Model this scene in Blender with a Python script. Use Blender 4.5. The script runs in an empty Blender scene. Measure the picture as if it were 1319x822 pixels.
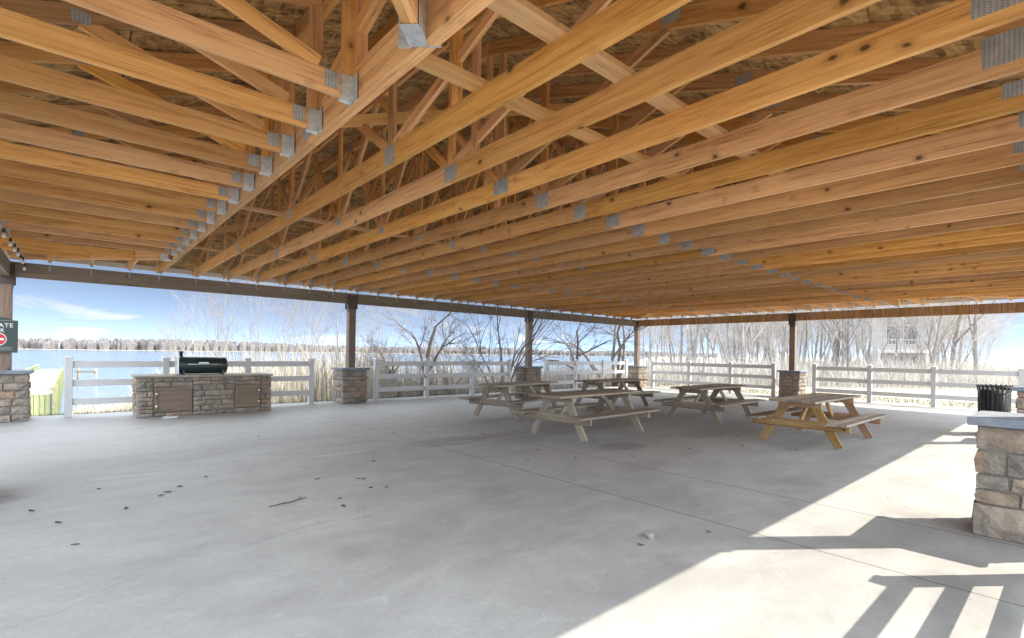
import bpy, bmesh, math, random
from mathutils import Vector, Matrix
random.seed(7)
S = bpy.context.scene
COL = S.collection
PI = math.pi

# ------------------------------------------------------------------ helpers
class MB:
    """Collects boxes, bars, tubes and quads; build() links them as ONE mesh object."""
    def __init__(self):
        self.v = []; self.f = []; self.uv = []; self.t = []; self.sm = []; self.mi = []; self.m = 0
    def face(self, pts, uvs=None, tint=None, smooth=False):
        i = len(self.v); self.v.extend([tuple(p) for p in pts])
        self.f.append(tuple(range(i, i + len(pts))))
        self.uv.append(uvs or [(p[0], p[1]) for p in pts])
        self.t.append(tint or (random.random(), random.random())); self.sm.append(smooth); self.mi.append(self.m)
    def prism(self, loop0, loop1, tint=None, caps=True, smooth=False, uo=None):
        """two matching outlines joined by side faces; u runs from one to the other"""
        n = len(loop0); tint = tint or (random.random(), random.random())
        uo = uo or (random.uniform(0, 60), random.uniform(0, 60))
        L = (Vector(loop1[0]) - Vector(loop0[0])).length
        i0 = len(self.v); self.v.extend([tuple(p) for p in loop0]); self.v.extend([tuple(p) for p in loop1])
        acc = 0
        for k in range(n):
            k2 = (k + 1) % n
            w = (Vector(loop0[k2]) - Vector(loop0[k])).length
            self.f.append((i0 + k, i0 + k2, i0 + n + k2, i0 + n + k))
            self.uv.append([(uo[0], uo[1] + acc), (uo[0], uo[1] + acc + w), (uo[0] + L, uo[1] + acc + w), (uo[0] + L, uo[1] + acc)])
            self.t.append(tint); self.sm.append(smooth); self.mi.append(self.m); acc += w
        if caps:
            for lp, off, rev in ((loop0, 0, True), (loop1, n, False)):
                idx = [i0 + off + k for k in range(n)]
                c = Vector(lp[0])
                a = (Vector(lp[1]) - c); a = a.normalized() if a.length > 1e-9 else Vector((1, 0, 0))
                nn = (Vector(lp[1]) - c).cross(Vector(lp[2]) - c); b = nn.cross(a)
                b = b.normalized() if b.length > 1e-9 else Vector((0, 0, 1))
                us = [(uo[0] + .2 * (Vector(p) - c).dot(a), uo[1] + (Vector(p) - c).dot(b)) for p in lp]
                if rev: idx = idx[::-1]; us = us[::-1]
                self.f.append(tuple(idx)); self.uv.append(us); self.t.append(tint); self.sm.append(False); self.mi.append(self.m)
    def bar(self, p0, p1, w, h, up=(0, 0, 1), c=0.0, tint=None, cut=None):
        """bar of section w (sideways) x h (along up) from p0 to p1"""
        p0, p1 = Vector(p0), Vector(p1); d = (p1 - p0).normalized(); up = Vector(up)
        side = d.cross(up); side = side.normalized() if side.length > 1e-6 else Vector((1, 0, 0))
        u = side.cross(d).normalized()
        a, b = w / 2, h / 2
        if c > 0:
            pr = [(-a, -b + c), (-a + c, -b), (a - c, -b), (a, -b + c), (a, b - c), (a - c, b), (-a + c, b), (-a, b - c)]
        else:
            pr = [(-a, -b), (a, -b), (a, b), (-a, b)]
        l0 = [p0 + side * x + u * y for x, y in pr]; l1 = [p1 + side * x + u * y for x, y in pr]
        self.prism(l0, l1, tint)
    def box(self, lo, hi, c=0.0, tint=None, axis=0):
        lo, hi = Vector(lo), Vector(hi); m = (lo + hi) / 2; s = hi - lo
        if axis == 0: self.bar((lo.x, m.y, m.z), (hi.x, m.y, m.z), s.y, s.z, (0, 0, 1), c, tint)
        elif axis == 1: self.bar((m.x, lo.y, m.z), (m.x, hi.y, m.z), s.x, s.z, (0, 0, 1), c, tint)
        else: self.bar((m.x, m.y, lo.z), (m.x, m.y, hi.z), s.x, s.y, (0, 1, 0), c, tint)
    def tube(self, pts, rad, n=8, caps=True, smooth=True, tint=None):
        pts = [Vector(p) for p in pts]; rings = []
        tint = tint or (random.random(), random.random()); uo = (random.uniform(0, 50), random.uniform(0, 50))
        ref = None; i0 = len(self.v); acc = 0; us = []
        for i, p in enumerate(pts):
            d = (pts[min(i + 1, len(pts) - 1)] - pts[max(i - 1, 0)]).normalized()
            if ref is None: ref = Vector((0, 0, 1)) if abs(d.z) < .9 else Vector((1, 0, 0))
            a = d.cross(ref)
            if a.length < 1e-4: a = d.orthogonal()
            a.normalize(); b = a.cross(d).normalized(); ref = b
            r = rad[i] if isinstance(rad, (list, tuple)) else rad
            for k in range(n):
                an = 2 * PI * k / n; self.v.append(tuple(p + a * (r * math.cos(an)) + b * (r * math.sin(an))))
            if i: acc += (p - pts[i - 1]).length
            us.append(acc)
        for i in range(len(pts) - 1):
            for k in range(n):
                k2 = (k + 1) % n
                self.f.append((i0 + i * n + k, i0 + (i + 1) * n + k, i0 + (i + 1) * n + k2, i0 + i * n + k2))
                self.uv.append([(us[i] + uo[0], k / n + uo[1]), (us[i + 1] + uo[0], k / n + uo[1]), (us[i + 1] + uo[0], (k + 1) / n + uo[1]), (us[i] + uo[0], (k + 1) / n + uo[1])])
                self.t.append(tint); self.sm.append(smooth); self.mi.append(self.m)
        if caps:
            for st, rev in ((0, False), ((len(pts) - 1) * n, True)):
                idx = [i0 + st + k for k in range(n)]
                if rev: idx = idx[::-1]
                self.f.append(tuple(idx)); self.uv.append([(math.cos(k) * .1, math.sin(k) * .1) for k in range(n)])
                self.t.append(tint); self.sm.append(False); self.mi.append(self.m)
    def build(self, name, mats, parent=None, xf=None):
        me = bpy.data.meshes.new(name)
        me.from_pydata(self.v, [], self.f)
        u = me.uv_layers.new(name='UVMap'); t = me.uv_layers.new(name='tint')
        fu = [c for uv in self.uv for p in uv for c in p]
        ft = [c for uv, tt in zip(self.uv, self.t) for _ in uv for c in tt]
        u.data.foreach_set('uv', fu); t.data.foreach_set('uv', ft)
        for m in (mats if isinstance(mats, (list, tuple)) else [mats]): me.materials.append(m)
        me.polygons.foreach_set('use_smooth', self.sm); me.polygons.foreach_set('material_index', self.mi)
        me.update()
        bm = bmesh.new(); bm.from_mesh(me); bmesh.ops.recalc_face_normals(bm, faces=bm.faces); bm.to_mesh(me); bm.free()
        o = bpy.data.objects.new(name, me); COL.objects.link(o)
        if parent: o.parent = parent
        if xf is not None: o.matrix_local = xf
        return o

def tag(o, label=None, cat=None, group=None, kind=None):
    if label: o['label'] = label
    if cat: o['category'] = cat
    if group: o['group'] = group
    if kind: o['kind'] = kind
    return o
def thing(name, label, cat, loc=(0, 0, 0), rz=0, group=None):
    o = bpy.data.objects.new(name, None); COL.objects.link(o)
    o.location = loc; o.rotation_euler = (0, 0, rz); o.empty_display_size = .2
    return tag(o, label, cat, group)
def copy_tree(o, parent=None):
    c = o.copy(); COL.objects.link(c)
    if parent: c.parent = parent; c.matrix_parent_inverse = o.matrix_parent_inverse
    for ch in list(o.children): copy_tree(ch, c)
    return c

# ------------------------------------------------------------------ materials
def new_mat(name):
    m = bpy.data.materials.new(name); m.use_nodes = True; nt = m.node_tree; nt.nodes.clear()
    out = nt.nodes.new('ShaderNodeOutputMaterial'); b = nt.nodes.new('ShaderNodeBsdfPrincipled')
    nt.links.new(b.outputs[0], out.inputs[0])
    return m, nt, b
class NT:
    def __init__(s, nt): s.nt = nt
    def n(s, typ, **kw):
        nd = s.nt.nodes.new('ShaderNode' + typ)
        for k, v in kw.items():
            if k in nd.inputs.keys() if isinstance(k, str) else False: s.set(nd.inputs[k], v)
            else: setattr(nd, k, v)
        return nd
    def set(s, inp, v):
        if hasattr(v, 'is_linked') or isinstance(v, bpy.types.NodeSocket): s.nt.links.new(v, inp)
        else: inp.default_value = v
    def math(s, op, a, b=None, c=None, clamp=False):
        nd = s.nt.nodes.new('ShaderNodeMath'); nd.operation = op; nd.use_clamp = clamp
        s.set(nd.inputs[0], a)
        if b is not None: s.set(nd.inputs[1], b)
        if c is not None: s.set(nd.inputs[2], c)
        return nd.outputs[0]
    def ramp(s, fac, stops):
        nd = s.nt.nodes.new('ShaderNodeValToRGB'); s.nt.links.new(fac, nd.inputs[0]); e = nd.color_ramp.elements
        while len(e) > 1: e.remove(e[-1])
        e[0].position = stops[0][0]; e[0].color = c4(stops[0][1])
        for p, c in stops[1:]:
            x = e.new(p); x.color = c4(c)
        return nd.outputs[0]
    def noise(s, vec, scale, detail=4, rough=.55, dist=0.0, col=False):
        nd = s.nt.nodes.new('ShaderNodeTexNoise'); s.set(nd.inputs['Vector'], vec); nd.inputs['Scale'].default_value = scale
        nd.inputs['Detail'].default_value = detail; nd.inputs['Roughness'].default_value = rough; nd.inputs['Distortion'].default_value = dist
        return nd.outputs['Color' if col else 'Fac']
    def voro(s, vec, scale, feature='F1', out='Distance', rand=1.0):
        nd = s.nt.nodes.new('ShaderNodeTexVoronoi'); nd.feature = feature; s.set(nd.inputs['Vector'], vec); nd.inputs['Scale'].default_value = scale
        nd.inputs['Randomness'].default_value = rand
        return nd.outputs[out]
    def mapping(s, vec, scale=(1, 1, 1), rot=(0, 0, 0), loc=(0, 0, 0)):
        nd = s.nt.nodes.new('ShaderNodeMapping'); s.nt.links.new(vec, nd.inputs[0]); nd.inputs['Scale'].default_value = scale
        nd.inputs['Rotation'].default_value = rot; nd.inputs['Location'].default_value = loc
        return nd.outputs[0]
    def mix(s, fac, a, b, blend='MIX'):
        nd = s.nt.nodes.new('ShaderNodeMix'); nd.data_type = 'RGBA'; nd.blend_type = blend; nd.clamp_factor = True
        s.set(nd.inputs[0], fac)
        s.set(nd.inputs[6], a if isinstance(a, bpy.types.NodeSocket) else c4(a)); s.set(nd.inputs[7], b if isinstance(b, bpy.types.NodeSocket) else c4(b))
        return nd.outputs[2]
    def uv(s, name='UVMap'):
        nd = s.nt.nodes.new('ShaderNodeUVMap'); nd.uv_map = name; return nd.outputs[0]
    def pos(s):
        return s.nt.nodes.new('ShaderNodeNewGeometry').outputs['Position']
    def obj(s): return s.nt.nodes.new('ShaderNodeTexCoord').outputs['Object']
    def sep(s, v):
        nd = s.nt.nodes.new('ShaderNodeSeparateXYZ'); s.nt.links.new(v, nd.inputs[0]); return nd.outputs
    def hsv(s, col, h=.5, sat=1., v=1.):
        nd = s.nt.nodes.new('ShaderNodeHueSaturation'); s.set(nd.inputs['Hue'], h); s.set(nd.inputs['Saturation'], sat); s.set(nd.inputs['Value'], v)
        s.set(nd.inputs['Color'], col); return nd.outputs[0]
    def bump(s, b, h, strength=.3, dist=.01):
        nd = s.nt.nodes.new('ShaderNodeBump'); s.set(nd.inputs['Height'], h); nd.inputs['Strength'].default_value = strength
        nd.inputs['Distance'].default_value = dist; s.nt.links.new(nd.outputs[0], b.inputs['Normal'])
    def rng(s, v, a, b, c, d):
        nd = s.nt.nodes.new('ShaderNodeMapRange'); s.set(nd.inputs[0], v)
        for i, q in enumerate((a, b, c, d)): nd.inputs[i + 1].default_value = q
        return nd.outputs[0]
def c4(c): return (c[0], c[1], c[2], 1.0) if len(c) == 3 else c

def wood(name, light, mid, dark, knot=(.07, .03, .012), vary=.25, rough=.62, weather=0.0, knots=True, gs=1.0, hue=.012):
    m, nt, b = new_mat(name); N = NT(nt); uv = N.uv()
    g1 = N.noise(N.mapping(uv, (.55 * gs, 9 * gs, 1)), 2.0, 5, .6, 1.2)
    g2 = N.noise(N.mapping(uv, (2.2 * gs, 75 * gs, 1)), 2.0, 3, .6, .3)
    g3 = N.noise(N.mapping(uv, (.35, 1.6, 1)), 1.5, 2, .5)
    g = N.math('ADD', N.math('MULTIPLY', g1, .62), N.math('MULTIPLY', g2, .38))
    col = N.ramp(g, [(.33, dark), (.46, mid), (.62, light)])
    st_ = N.noise(N.mapping(uv, (.22 * gs, 34 * gs, 1)), 1.6, 4, .65, .5)
    col = N.mix(N.rng(st_, .56, .70, 0, .6), col, dark)
    col = N.mix(N.rng(g3, .35, .7, 0, .22), col, mid, 'MULTIPLY') if weather == 0 else N.mix(N.rng(g3, .38, .66, 0, weather), col, (.20, .185, .165))
    if knots:
        kv = N.mapping(uv, (6.0, 8.5, 1))
        nd = N.noise(N.mapping(uv, (3, 14, 1)), 2.0, 2, .5, 0, True)
        mixv = nt.nodes.new('ShaderNodeVectorMath'); mixv.operation = 'MULTIPLY_ADD'
        nt.links.new(nd, mixv.inputs[0]); mixv.inputs[1].default_value = (.25, .25, 0); nt.links.new(kv, mixv.inputs[2])
        kd = N.voro(mixv.outputs[0], 1.0)
        sel = N.math('GREATER_THAN', N.sep(N.voro(mixv.outputs[0], 1.0, out='Color'))[0], .84)
        kf = N.math('MULTIPLY', N.rng(kd, .10, .19, 1, 0), sel)
        halo = N.math('MULTIPLY', N.rng(kd, .15, .42, .55, 0), sel)
        col = N.mix(halo, col, dark); col = N.mix(N.math('MULTIPLY', kf, .9), col, knot)
    tx = N.sep(N.uv('tint'))
    col = N.hsv(col, N.rng(tx[1], 0, 1, .5 - hue, .5 + hue), N.rng(tx[1], 0, 1, .88, 1.08), N.rng(tx[0], 0, 1, 1 - vary, 1 + vary))
    nt.links.new(col, b.inputs['Base Color']); b.inputs['Roughness'].default_value = rough
    N.bump(b, g, .25, .004)
    return m

def stone_mat(name):
    m, nt, b = new_mat(name); N = NT(nt); uv = N.uv('tint'); t = N.sep(uv); p = N.obj()
    base = N.ramp(t[0], [(0, (.25, .22, .185)), (.22, (.36, .30, .24)), (.40, (.25, .23, .21)), (.6, (.39, .32, .26)), (.78, (.31, .24, .18)), (.92, (.40, .25, .16)), (1, (.30, .27, .25))])
    n1 = N.noise(p, 7, 6, .65, .4); n2 = N.noise(p, 38, 5, .7)
    col = N.mix(N.rng(n1, .38, .64, 0, .9), base, N.hsv(base, .5, .8, .55))
    col = N.mix(N.rng(n2, .5, .75, 0, .45), col, (.46, .41, .35))
    col = N.mix(N.rng(n2, .25, .42, .55, 0), col, (.11, .095, .08))
    nt.links.new(col, b.inputs['Base Color']); b.inputs['Roughness'].default_value = .9
    N.bump(b, N.math('ADD', N.math('MULTIPLY', n1, .7), N.math('MULTIPLY', n2, .5)), .8, .03)
    return m

def plain(name, col, rough=.5, metal=0., noise=.12, nscale=6., spec=.5, bump=.0, dirt=None, dirt_amt=.5):
    m, nt, b = new_mat(name); N = NT(nt); p = N.obj()
    n = N.noise(p, nscale, 5, .6)
    c = N.hsv(N.mix(0, col, col), .5, 1, N.rng(n, .3, .7, 1 - noise, 1 + noise))
    if dirt: c = N.mix(N.rng(N.noise(p, nscale * .45, 6, .7, .5), .48, .72, 0, dirt_amt), c, dirt)
    nt.links.new(c, b.inputs['Base Color'])
    nt.links.new(N.rng(n, .3, .7, max(0, rough - .08), min(1, rough + .08)), b.inputs['Roughness'])
    b.inputs['Metallic'].default_value = metal; b.inputs['Specular IOR Level'].default_value = spec
    if bump: N.bump(b, N.noise(p, nscale * 6, 4, .6), bump, .005)
    return m

M = {}
M['truss'] = wood('pine_lumber', (.76, .44, .17), (.64, .33, .112), (.32, .145, .045), vary=.27, hue=.003)
M['brace'] = wood('brace_lumber', (.68, .44, .21), (.58, .34, .145), (.40, .21, .08), vary=.15, hue=.003)
M['beam'] = wood('stained_beam', (.24, .195, .15), (.17, .135, .105), (.10, .078, .06), vary=.2, weather=.5, rough=.75)
M['far_beam'] = wood('streaked_beam', (.50, .30, .14), (.33, .185, .085), (.12, .065, .035), vary=.15, rough=.75)
M['post'] = wood('stained_post', (.25, .175, .135), (.18, .12, .092), (.10, .068, .054), vary=.15, weather=.35, rough=.7)
M['table'] = wood('weathered_table_wood', (.39, .33, .26), (.305, .25, .19), (.165, .13, .10), vary=.28, weather=.45, rough=.85)
M['warm_table'] = wood('brown_table_wood', (.47, .285, .125), (.36, .20, .082), (.18, .092, .036), vary=.25, weather=.2, rough=.75)
M['door_wood'] = wood('cabinet_door_wood', (.23, .175, .125), (.17, .125, .088), (.10, .072, .05), vary=.1, rough=.6)
M['green_wood'] = wood('mossy_treated_wood', (.30, .33, .18), (.23, .26, .14), (.15, .17, .09), vary=.25, rough=.8)
M['deck'] = wood('pale_deck_boards', (.52, .48, .40), (.44, .40, .33), (.33, .30, .25), vary=.15, rough=.85)
M['stone'] = stone_mat('veneer_stone')
M['mortar'] = plain('mortar', (.16, .145, .125), .95, bump=.4, nscale=20)
M['cap'] = plain('bluestone_cap', (.16, .19, .235), .7, noise=.3, nscale=7, bump=.5, dirt=(.30, .29, .27), dirt_amt=.5)
M['counter'] = plain('stone_counter', (.30, .27, .235), .75, noise=.3, nscale=9, bump=.4)
M['galv'] = plain('galvanised_steel', (.58, .61, .64), .42, metal=.45, noise=.22, nscale=25)
M['tie'] = plain('dull_strap_steel', (.34, .35, .35), .6, metal=.3, noise=.25, nscale=20)
def galv_plate():
    m, nt, b = new_mat('punched_nail_plate'); N = NT(nt); uv = N.uv(); s = N.sep(N.mapping(uv, (1, 1, 1)))
    n = N.noise(N.obj(), 14, 4, .6)
    fr = lambda v, k: N.math('FRACT', N.math('MULTIPLY', v, k))
    a = N.math('LESS_THAN', N.math('ABSOLUTE', N.math('SUBTRACT', fr(s[0], 48), .5)), .28); c = N.math('LESS_THAN', N.math('ABSOLUTE', N.math('SUBTRACT', fr(s[1], 80), .5)), .2)
    k = N.math('MULTIPLY', a, c)
    col = N.mix(N.math('MULTIPLY', k, .75), N.ramp(n, [(.3, (.36, .39, .41)), (.7, (.55, .58, .61))]), (.12, .10, .08))
    nt.links.new(col, b.inputs['Base Color']); b.inputs['Metallic'].default_value = .35; b.inputs['Roughness'].default_value = .45
    return m
M['plate'] = galv_plate()
M['fence'] = plain('white_vinyl', (.56, .57, .58), .45, noise=.05, nscale=3, dirt=(.55, .55, .50), dirt_amt=.25)
M['black'] = plain('black_powder_coat', (.035, .037, .041), .4, noise=.3)
M['bracket'] = plain('brown_painted_steel', (.06, .046, .04), .5, noise=.2)
M['liner'] = plain('dark_liner', (.03, .032, .036), .6)
M['smoker'] = plain('dark_green_enamel', (.018, .035, .034), .35, noise=.3, nscale=8)
M['steel'] = plain('brushed_steel', (.55, .58, .62), .35, metal=.8)
M['white'] = plain('white_paint', (.8, .8, .8), .5, noise=.04)
M['fascia'] = plain('white_fascia', (.82, .82, .83), .6, noise=.05)
M['sign'] = plain('dark_green_sign', (.035, .055, .055), .5, noise=.12)
M['red'] = plain('sign_red', (.55, .03, .04), .5, noise=.06)
M['wire'] = plain('wire_sleeve', (.35, .35, .36), .6)
M['bulb'] = plain('frosted_bulb', (.72, .72, .70), .25, noise=.03)
M['leaf'] = plain('dry_leaf', (.075, .06, .045), .9, noise=.5, nscale=30)
M['can'] = plain('crushed_can', (.30, .275, .24), .5, noise=.35, nscale=40)
M['shingle'] = plain('roof_shingles', (.08, .078, .075), .95, noise=.35, nscale=12)
M['house'] = plain('pale_siding', (.62, .64, .68), .7, noise=.08)
M['house_roof'] = plain('house_shingles', (.16, .15, .15), .9, noise=.25)
M['glass'] = plain('window_glass', (.10, .15, .22), .08, noise=.1)
M['bark'] = plain('grey_bark', (.27, .25, .24), .9, noise=.35, nscale=5, bump=.6, dirt=(.16, .145, .135), dirt_amt=.6)
M['dark_bark'] = plain('dark_bark', (.15, .132, .122), .9, noise=.35, nscale=6, bump=.6)
M['twig'] = plain('pale_twigs', (.42, .395, .38), .9, noise=.3, nscale=2)
M['reed'] = plain('dry_reeds', (.47, .435, .37), .9, noise=.3, nscale=1.5)
M['brush'] = plain('winter_brush', (.48, .46, .43), .9, noise=.35, nscale=1.2)
M['grass'] = plain('short_grass', (.10, .125, .075), .95, noise=.45, nscale=4)
M['far'] = plain('far_wood', (.15, .142, .145), 1., noise=.3, nscale=.06)

def osb():
    m, nt, b = new_mat('oriented_strand_board'); N = NT(nt); p = N.pos()
    w = N.noise(p, 9, 3, .6, 0, True)
    v = nt.nodes.new('ShaderNodeVectorMath'); v.operation = 'MULTIPLY_ADD'; nt.links.new(w, v.inputs[0]); v.inputs[1].default_value = (.12, .12, .12); nt.links.new(p, v.inputs[2])
    ca = N.voro(N.mapping(v.outputs[0], (8, 30, 8), (0, 0, .5)), 1.0, out='Color'); cb = N.voro(N.mapping(v.outputs[0], (30, 9, 9), (0, 0, .2)), 1.0, out='Color')
    f = N.math('ADD', N.math('MULTIPLY', N.sep(ca)[0], .55), N.math('MULTIPLY', N.sep(cb)[1], .45))
    col = N.ramp(f, [(.12, (.16, .085, .03)), (.4, (.37, .22, .075)), (.6, (.48, .29, .105)), (.85, (.60, .39, .16))])
    col = N.mix(N.rng(N.noise(p, 1.6, 5, .65, .6), .52, .74, 0, .8), col, (.09, .06, .035))
    sp_ = N.sep(p)
    for ax, per in ((0, 2.44), (1, 1.16)):
        fr = N.math('ABSOLUTE', N.math('SUBTRACT', N.math('FRACT', N.math('DIVIDE', sp_[ax], per)), .5))
        col = N.mix(N.rng(fr, .0015, .004, .85, 0), col, (.03, .02, .012))
    nt.links.new(col, b.inputs['Base Color']); b.inputs['Roughness'].default_value = .7
    N.bump(b, f, .3, .003)
    return m
M['osb'] = osb()

def concrete():
    m, nt, b = new_mat('broom_finished_concrete'); N = NT(nt); p = N.pos(); s = N.sep(p)
    big = N.noise(p, .28, 5, .6, .8); med = N.noise(N.mapping(p, (1, 1.7, 1), (0, 0, .5)), 1.3, 6, .62, .6); fine = N.noise(p, 26, 5, .7); spk = N.noise(p, 140, 2, .6)
    f = N.math('ADD', N.math('MULTIPLY', big, .45), N.math('MULTIPLY', med, .55))
    col = N.ramp(f, [(.34, (.245, .25, .246)), (.46, (.325, .331, .326)), (.58, (.395, .402, .396))])
    col = N.mix(N.rng(fine, .3, .7, .38, 0), col, (.24, .235, .225))
    col = N.mix(N.rng(spk, .60, .74, 0, .5), col, (.15, .145, .14))
    # dark blotches (spills) near the tables, own shape
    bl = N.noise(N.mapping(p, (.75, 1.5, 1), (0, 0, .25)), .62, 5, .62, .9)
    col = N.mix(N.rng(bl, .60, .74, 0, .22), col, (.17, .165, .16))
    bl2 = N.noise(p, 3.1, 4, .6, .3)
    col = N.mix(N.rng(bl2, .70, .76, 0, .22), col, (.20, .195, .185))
    mot = N.noise(N.mapping(p, (1, 1.5, 1), (0, 0, .4)), 3.4, 6, .7, .8)
    col = N.mix(N.rng(mot, .50, .68, 0, .38), col, (.26, .262, .26)); col = N.mix(N.rng(mot, .30, .42, .28, 0), col, (.50, .505, .50))
    # sawn joints along y and x
    jf = None
    for ax, at in ((0, 4.89), (0, 6.15), (0, 11.4), (0, -1.4), (0, 16.2), (1, -6.62)):
        w = .011 if ax == 0 else .018
        d = N.math('ABSOLUTE', N.math('SUBTRACT', s[ax], at))
        k = N.rng(d, w * .5, w, .85 if ax == 0 else -.0, 0)
        if ax == 0: jf = k if jf is None else N.math('MAXIMUM', jf, k)
    # old spills by the tables and a dark patch at left, each with its own ragged outline
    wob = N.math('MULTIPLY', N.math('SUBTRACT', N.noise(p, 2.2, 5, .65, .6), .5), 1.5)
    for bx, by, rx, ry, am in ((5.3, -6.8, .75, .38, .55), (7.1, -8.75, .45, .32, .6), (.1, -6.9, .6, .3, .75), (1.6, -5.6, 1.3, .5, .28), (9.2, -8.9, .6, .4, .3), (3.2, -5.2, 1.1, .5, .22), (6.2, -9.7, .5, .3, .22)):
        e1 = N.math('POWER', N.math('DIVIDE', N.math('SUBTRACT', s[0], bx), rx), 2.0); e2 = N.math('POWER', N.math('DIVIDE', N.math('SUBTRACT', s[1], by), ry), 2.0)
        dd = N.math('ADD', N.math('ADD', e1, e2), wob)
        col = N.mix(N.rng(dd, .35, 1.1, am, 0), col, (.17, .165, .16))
    # hairline cracks
    cw = nt.nodes.new('ShaderNodeVectorMath'); cw.operation = 'MULTIPLY_ADD'; nt.links.new(N.noise(p, .9, 5, .6, 0, True), cw.inputs[0]); cw.inputs[1].default_value = (1.1, 1.1, 0); nt.links.new(p, cw.inputs[2])
    ck = N.voro(N.mapping(cw.outputs[0], (1, 1, 0)), .21, 'DISTANCE_TO_EDGE')
    col = N.mix(N.math('MULTIPLY', N.rng(ck, .0006, .0016, .5, 0), N.rng(big, .45, .55, 0, 1)), col, (.14, .135, .13))
    # fine pits and specks
    pit = N.voro(N.mapping(p, (1, 1, 0)), 9.0); psel = N.math('GREATER_THAN', N.sep(N.voro(N.mapping(p, (1, 1, 0)), 9.0, out='Color'))[0], .72)
    col = N.mix(N.math('MULTIPLY', N.rng(pit, .05, .09, .6, 0), psel), col, (.16, .15, .14))
    col = N.mix(jf, col, (.10, .098, .095))
    d = N.math('ABSOLUTE', N.math('SUBTRACT', s[1], N.math('MULTIPLY_ADD', s[0], -.10, -6.38)))
    col = N.mix(N.math('MULTIPLY', N.rng(d, .012, .05, .45, 0), N.rng(med, .35, .6, 0, 1)), col, (.55, .54, .53))
    nt.links.new(col, b.inputs['Base Color'])
    nt.links.new(N.rng(f, .3, .65, .55, .75), b.inputs['Roughness'])
    N.bump(b, N.math('ADD', N.math('MULTIPLY', fine, .6), N.math('MULTIPLY', med, .5)), .15, .01)
    return m
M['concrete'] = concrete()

def terrain_mat():
    m, nt, b = new_mat('winter_ground'); N = NT(nt); p = N.pos()
    n = N.noise(p, .35, 6, .65, .5); f = N.noise(p, 9, 5, .7)
    col = N.ramp(N.math('ADD', N.math('MULTIPLY', n, .5), N.math('MULTIPLY', f, .5)), [(.3, (.28, .25, .19)), (.5, (.44, .40, .32)), (.68, (.56, .52, .44))])
    nt.links.new(col, b.inputs['Base Color']); b.inputs['Roughness'].default_value = .95
    N.bump(b, f, .6, .05)
    return m
M['ground'] = terrain_mat()
def water_mat():
    m, nt, b = new_mat('lake_water'); N = NT(nt); p = N.pos()
    b.inputs['Base Color'].default_value = (.06, .12, .20, 1); b.inputs['Roughness'].default_value = .12; b.inputs['IOR'].default_value = 1.33
    N.bump(b, N.noise(N.mapping(p, (1, 2.5, 1)), 1.2, 5, .6, .5), .35, .08)
    return m
M['water'] = water_mat()

# ------------------------------------------------------------------ camera
F, CX, CY, YAW, ROLL, PITCH = 648.09, 683.53, 456.23, .7394, .0148, -.0005
CAM = Vector((.92, -13.43, 1.38))
cd = bpy.data.cameras.new('camera'); cam = bpy.data.objects.new('camera', cd); COL.objects.link(cam); S.camera = cam
fwd = Vector((math.sin(YAW) * math.cos(PITCH), math.cos(YAW) * math.cos(PITCH), math.sin(PITCH))); rt = Vector((math.cos(YAW), -math.sin(YAW), 0)); up = rt.cross(fwd)
r2 = rt * math.cos(ROLL) + up * math.sin(ROLL); u2 = up * math.cos(ROLL) - rt * math.sin(ROLL)
mat = Matrix((r2, u2, -fwd)).transposed().to_4x4(); mat.translation = CAM; cam.matrix_world = mat
cd.sensor_width = 36; cd.lens = 36 * F / 1319; cd.shift_x = (659.5 - CX) / 1319; cd.shift_y = (CY - 411) / 1319; cd.clip_start = .05; cd.clip_end = 5000

# ------------------------------------------------------------------ light
FILL_CLOUD = 21.0  # colour level of the added cloud that lights the interior
SUN_EL = math.radians(44); SX, SY = .78, -.62          # towards the sun, in plan
sd = bpy.data.lights.new('sun', 'SUN'); sun = bpy.data.objects.new('sun', sd); COL.objects.link(sun)
sd.energy = 3.3; sd.angle = math.radians(.5); sd.color = (1, .90, .75)
tosun = Vector((SX * math.cos(SUN_EL), SY * math.cos(SUN_EL), math.sin(SUN_EL))); sun.rotation_euler = tosun.to_track_quat('Z', 'Y').to_euler(); sun.location = (20, -30, 30)
w = bpy.data.worlds.new('World'); S.world = w; w.use_nodes = True; nt = w.node_tree; nt.nodes.clear(); N = NT(nt)
sky = nt.nodes.new('ShaderNodeTexSky'); sky.sky_type = 'NISHITA'; sky.sun_disc = False
sky.sun_elevation = SUN_EL; sky.sun_rotation = math.atan2(SX, SY); sky.altitude = 0; sky.air_density = .12; sky.dust_density = 0; sky.ozone_density = 3.0
gen = nt.nodes.new('ShaderNodeTexCoord').outputs['Generated']; gs = N.sep(gen)
cl = N.noise(N.mapping(gen, (3.2, 3.2, 15), (0, 0, 0), (1.3, .2, 0)), 1.7, 7, .58, .35)
cf = N.rng(cl, .55, .68, 0, .85)
skyb = N.hsv(sky.outputs[0], .485, .68, 1.0)
skyc = N.mix(cf, skyb, N.hsv(sky.outputs[0], .5, .10, 1.0))
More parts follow.
